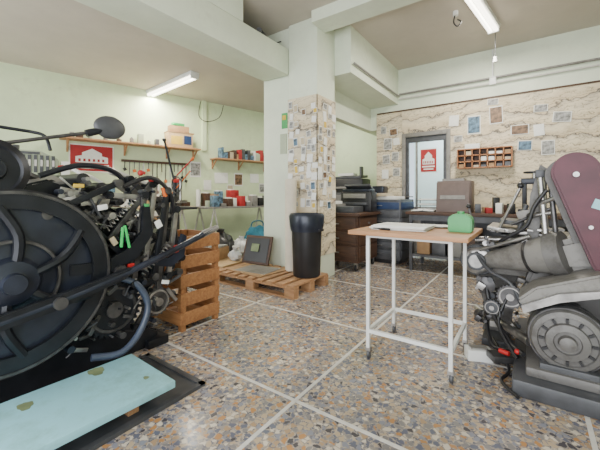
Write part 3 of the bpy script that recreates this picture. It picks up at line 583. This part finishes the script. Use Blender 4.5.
g=B('hand_lever_press',(-4.46,3.0,0)); g.box((0,0,.03),(.45,.45,.05),'dgrey',(0,0,10),.01).cyl((0,0,.05),(0,0,.82),.05,'dgrey',.04).box((0,0,.85),(.5,.4,.04),'dgrey',bev=.01)
g.cyl((-.05,0,.87),(-.05,0,1.35),.03,'blk').box((0,0,1.27),(.2,.06,.06),'red',bev=.015).cyl((.1,0,1.3),(.1,0,.95),.02,'steel').box((.1,0,.95),(.14,.14,.04),'steel')
g.cyl((-.02,0,1.15),(-.24,-.06,1.92),.016,'blk').sph((-.24,-.06,1.92),.03,'rub').cyl((0,0,1.35),(.22,.10,1.58),.010,'redp').cyl((.22,.10,1.58),(.26,.11,1.62),.018,'orange').cyl((-.15,-.05,1.0),(.2,.1,1.42),.010,'orange').ring((.1,-.07,1.2),(0,1,0),.13,.115,.015,'dsteel').done()
b=B('storage_drawers',(-4.1,2.30,0)); b.bb((-.3,-.25,.0),(.3,.25,.66),'lgrey',.01)
for i in range(4): b.bb((.3,-.22,.04+i*.155),(.312,.22,.175+i*.155),'whiteg',.004).bb((-.27,-.262,.04+i*.155),(.27,-.25,.175+i*.155),'dgrey',.003)
b.bb((-.28,-.2,.66),(.2,.15,.78),'card',.005).bb((-.2,-.15,.78),(.15,.12,.83),'paper').done()
b=L('teal_bag'); b.sack((1.15,4.85,.24),.26,'teal',(.8,1,.85)).tube([(1.15,4.7,.40),(1.15,4.75,.56),(1.15,4.95,.56),(1.15,5.0,.40)],.012,'teal').done()
b=L('black_waste_bag'); b.sack((1.15,4.1,.2),.23,'rub',(.9,1,.9)).cyl((1.15,4.1,.36),(1.16,4.11,.48),.04,'rub',.07).done()
b=L('white_waste_bag'); b.sack((1.2,4.48,.14),.16,'bag',(.9,1,.9),4).cyl((1.2,4.48,.25),(1.2,4.49,.33),.03,'bag',.05).done()
b=L('cardboard_carton'); b.bb((1.1,5.35,0),(1.5,5.7,.36),'card',.005).box((1.5,5.5,.37),(.16,.34,.006),'card',(0,30,0)).bb((1.15,5.4,.30),(1.4,5.6,.42),'paper',.005).done()
b=L('cable_loop'); b.tube([(.02,4.25,2.9),(.06,4.2,2.6),(.1,4.35,2.5),(.12,4.6,2.62),(.1,4.7,2.88)],.007,'rub',6).done()
b=L('trim_pilaster'); b.bb((0,4.28,1.93),(.05,4.36,2.92),'wall').done()
# ------------------------------------------------------------------ middle / back furniture
b=B('dark_wood_desk',(-2.22,4.35,0)); b.bb((-.42,-.35,.76),(.36,.40,.80),'dwood',.005)
b.bb((-.38,-.31,.12),(.32,.36,.76),'dwood')
for i in range(3): b.bb((-.35,-.322,.16+i*.2),(.29,-.31,.34+i*.2),'dwood',.004).bb((-.06,-.335,.24+i*.2),(.04,-.322,.255+i*.2),'steel')
for i in range(3): b.bb((.32,-.28,.16+i*.2),(.332,.33,.34+i*.2),'dwood',.004).cyl((.332,.02,.25+i*.2),(.35,.02,.25+i*.2),.012,'steel')
for x in (-.33,.27):
    for y in (-.26,.31): b.ring((x,y,.05),(1,0,0),.05,.012,.03,'rub',18).cyl((x-.02,y,.05),(x+.02,y,.05),.014,'steel').bb((x-.02,y-.02,.06),(x+.02,y+.02,.12),'steel')
b.done()
b=B('grey_storage_boxes',(-2.25,4.3,.80)); b.bb((-.34,-.25,0),(-.02,.1,.12),'lgrey',.008).bb((.0,-.22,0),(.26,.12,.09),'dgrey',.006).bb((-.32,-.22,.12),(-.05,.05,.16),'paper',.004).done()
b=B('black_printer',(-2.15,4.6,.80)); b.bb((-.26,-.1,0),(.24,.14,.30),'rub',.02).bb((-.22,-.16,.10),(.20,-.1,.14),'dgrey',.006).box((0,.02,.36),(.42,.20,.03),'dgrey',(-25,0,0),.006).bb((-.2,-.13,.2),(.16,-.095,.27),'lgrey',.004).bb((-.24,-.08,.30),(.22,.12,.34),'blk2',.01).done()
b=B('metal_cabinet',(-3.1,6.2,0)); b.bb((-.5,-.25,.05),(.5,.25,1.1),'dgrey',.01).bb((-.48,-.262,.1),(-.01,-.25,1.05),'grey',.005).bb((.01,-.262,.1),(.48,-.25,1.05),'grey',.005).bb((-.45,-.2,0),(.45,.2,.05),'rub').bb((-.04,-.28,.55),(-.02,-.262,.7),'steel').bb((.02,-.28,.55),(.04,-.262,.7),'steel').done()
b=B('copy_machine',(-3.05,6.15,1.1)); b.bb((-.35,-.2,0),(.35,.2,.28),'rub',.02).bb((-.3,-.22,.08),(.15,-.2,.12),'lgrey',.004).box((0,0,.32),(.6,.36,.05),'dgrey',(6,0,0),.01).box((.28,-.1,.42),(.04,.1,.2),'dgrey').bb((-.25,-.1,.35),(.1,.1,.4),'paper').done()
b=B('blue_flat_file',(-1.98,5.15,0)); b.bb((-.24,-.32,.06),(.40,.36,.98),'dgrey',.01)
for i in range(7): b.bb((-.22,-.332,.10+i*.122),(.38,-.32,.205+i*.122),'blue' if i>5 else 'dgrey',.004).bb((.04,-.345,.15+i*.122),(.12,-.332,.162+i*.122),'steel')
for i in range(7): b.bb((.40,-.29,.10+i*.122),(.412,.33,.205+i*.122),'blue' if i>5 else 'dgrey',.004)
b.bb((-.2,-.28,0),(.36,.32,.06),'rub').bb((-.1,-.2,.98),(.3,.2,1.03),'paper',.004).bb((-.05,-.25,1.03),(.15,.1,1.08),'skin',.006).bb((-.18,.0,.98),(.0,.25,1.2),'blk2',.01).done()
def leg4(b,x0,x1,y0,y1,z,m):
    for x in (x0,x1):
        for y in (y0,y1): b.bb((x-.02,y-.02,0),(x+.02,y+.02,z),m)
b=B('long_workbench'); b.bb((-1.42,4.55,.78),(.6,5.25,.82),'dwood',.005); leg4(b,-1.36,.54,4.61,5.19,.78,'dgrey'); b.bb((-1.36,4.6,.2),(.54,5.2,.23),'dgrey').bb((-1.36,4.6,.7),(.54,4.62,.78),'dgrey').bb((-1.38,5.18,.23),(.56,5.2,.78),'dgrey').done()
b=B('under_bench_boxes')
for i in range(9):
    x=-1.3+i*.2; h=random.uniform(.2,.45); b.bb((x,4.68,.231),(x+.17,5.05,.231+h),['card','dgrey','lgrey','dwood','card','rub','paper','dwood','dgrey'][i],.005)
b.done()
b=B('brown_computer_case',(-.83,4.85,.82)); b.bb((-.21,-.14,.0),(.21,.16,.42),'brownm',.012).bb((-.18,-.15,.05),(.18,-.14,.37),'dgrey',.004).bb((-.1,-.155,.3),(.1,-.149,.33),'steel').bb((-.15,-.1,.42),(.12,.1,.45),'lgrey').done()
b=B('taupe_scanner_lid',(-.83,4.66,.82)); b.box((0,-.03,.20),(.40,.02,.40),'brownm',(-6,0,0),.008).box((0,-.044,.2),(.30,.006,.05),'lgrey',(-6,0,0)).done()
b=B('open_notebook',(-1.22,4.70,.825)); b.box((-.08,0,.012),(.14,.2,.014),'paper',(0,-5,10)).box((.07,.03,.012),(.14,.2,.014),'paper',(0,5,10)).box((0,.01,.003),(.29,.21,.004),'dgrey',(0,0,10)).done()
b=B('paper_trays',(-1.22,5.0,.82))
for i in range(3): b.bb((-.15,-.11,.01+i*.07),(.15,.11,.016+i*.07),'dgrey').bb((-.13,-.09,.016+i*.07),(.13,.09,.035+i*.07),'paper')
for x in (-.15,.15):
    for y in (-.11,.11): b.bb((x-.006,y-.006,0),(x+.006,y+.006,.18),'dgrey')
b.done()
b=B('bench_tools')
for i in range(7):
    x=-.55+i*.06; h=random.uniform(.05,.2); m=['dgrey','card','redp','rub','paper','dwood','rub'][i]
    b.box((x,4.75+(i%2)*.28,.82+h/2),(.07,.1,h),m,(0,0,random.uniform(-20,20)),.006)
b.done()
b=B('lever_paper_cutter',(.04,4.72,.82)); b.bb((-.16,-.14,0),(.16,.14,.06),'blk',.01).bb((-.12,.02,.06),(-.07,.08,.42),'blk',.008).bb((.07,.02,.06),(.12,.08,.42),'blk',.008).bb((-.13,.0,.36),(.13,.1,.43),'blk2',.01).cyl((0,.04,.2),(0,.04,.5),.018,'steel').ring((0,.04,.5),(0,0,1),.11,.09,.02,'blk',28).box((0,.04,.5),(.2,.02,.015),'blk').tube([(.12,.03,.4),(.2,-.02,.34),(.24,-.08,.2)],.012,'blk').done()
b=B('bench_drill_stand',(.44,4.7,.82)); b.bb((-.12,-.14,0),(.12,.14,.08),'dgrey',.01).cyl((0,.05,.08),(0,.05,.5),.03,'rub').box((0,.0,.46),(.14,.2,.08),'rub',bev=.02).tube([(0,-.05,.5),(-.05,-.1,.6),(-.12,-.12,.62)],.012,'rub').done()
# ------------------------------------------------------------------ lights
w=bpy.data.worlds.new('World'); bpy.context.scene.world=w; w.use_nodes=True
w.node_tree.nodes['Background'].inputs[0].default_value=(.85,.93,1,1); w.node_tree.nodes['Background'].inputs[1].default_value=1.6
def area(name,loc,rot,sx,sy,e,col):
    l=bpy.data.lights.new(name,'AREA'); l.shape='RECTANGLE'; l.size=sx; l.size_y=sy; l.energy=e; l.color=col
    o=bpy.data.objects.new(name,l); o.location=loc; o.rotation_euler=[math.radians(a) for a in rot]; bpy.context.scene.collection.objects.link(o)
area('window_daylight_1',(-.25,-1.45,1.5),(90,0,0),4.1,2.6,190,(.97,.98,1))
area('window_daylight_2',(-4.5,-1.45,1.55),(90,0,0),2.8,2.2,95,(.97,.98,1))
area('lamp_light_1',(-4.9,3.15,2.8),(0,0,-5),1.3,.2,85,(1,.93,.78))
area('lamp_light_2',(-.46,4.2,3.1),(0,0,8),.2,1.2,85,(1,.94,.84))
area('far_area_light',(-3.4,5.6,2.85),(0,0,0),.3,1.0,30,(1,.96,.9))  # area light in the far left room; no lamp body modelled
area('backroom_fill',(-1.2,6.5,2.55),(0,0,0),1.0,.8,40,(.92,.97,1))  # added area light, out of view, to make the doorway glow
# ------------------------------------------------------------------ camera
cam=bpy.data.cameras.new('camera'); co=bpy.data.objects.new('camera',cam); bpy.context.scene.collection.objects.link(co)
co.location=(0,0,1.05); co.rotation_euler=(math.radians(90),0,math.radians(35.3))
cam.sensor_width=36; cam.lens=325/600*36; cam.shift_y=-.05; cam.clip_start=.05
bpy.context.scene.camera=co
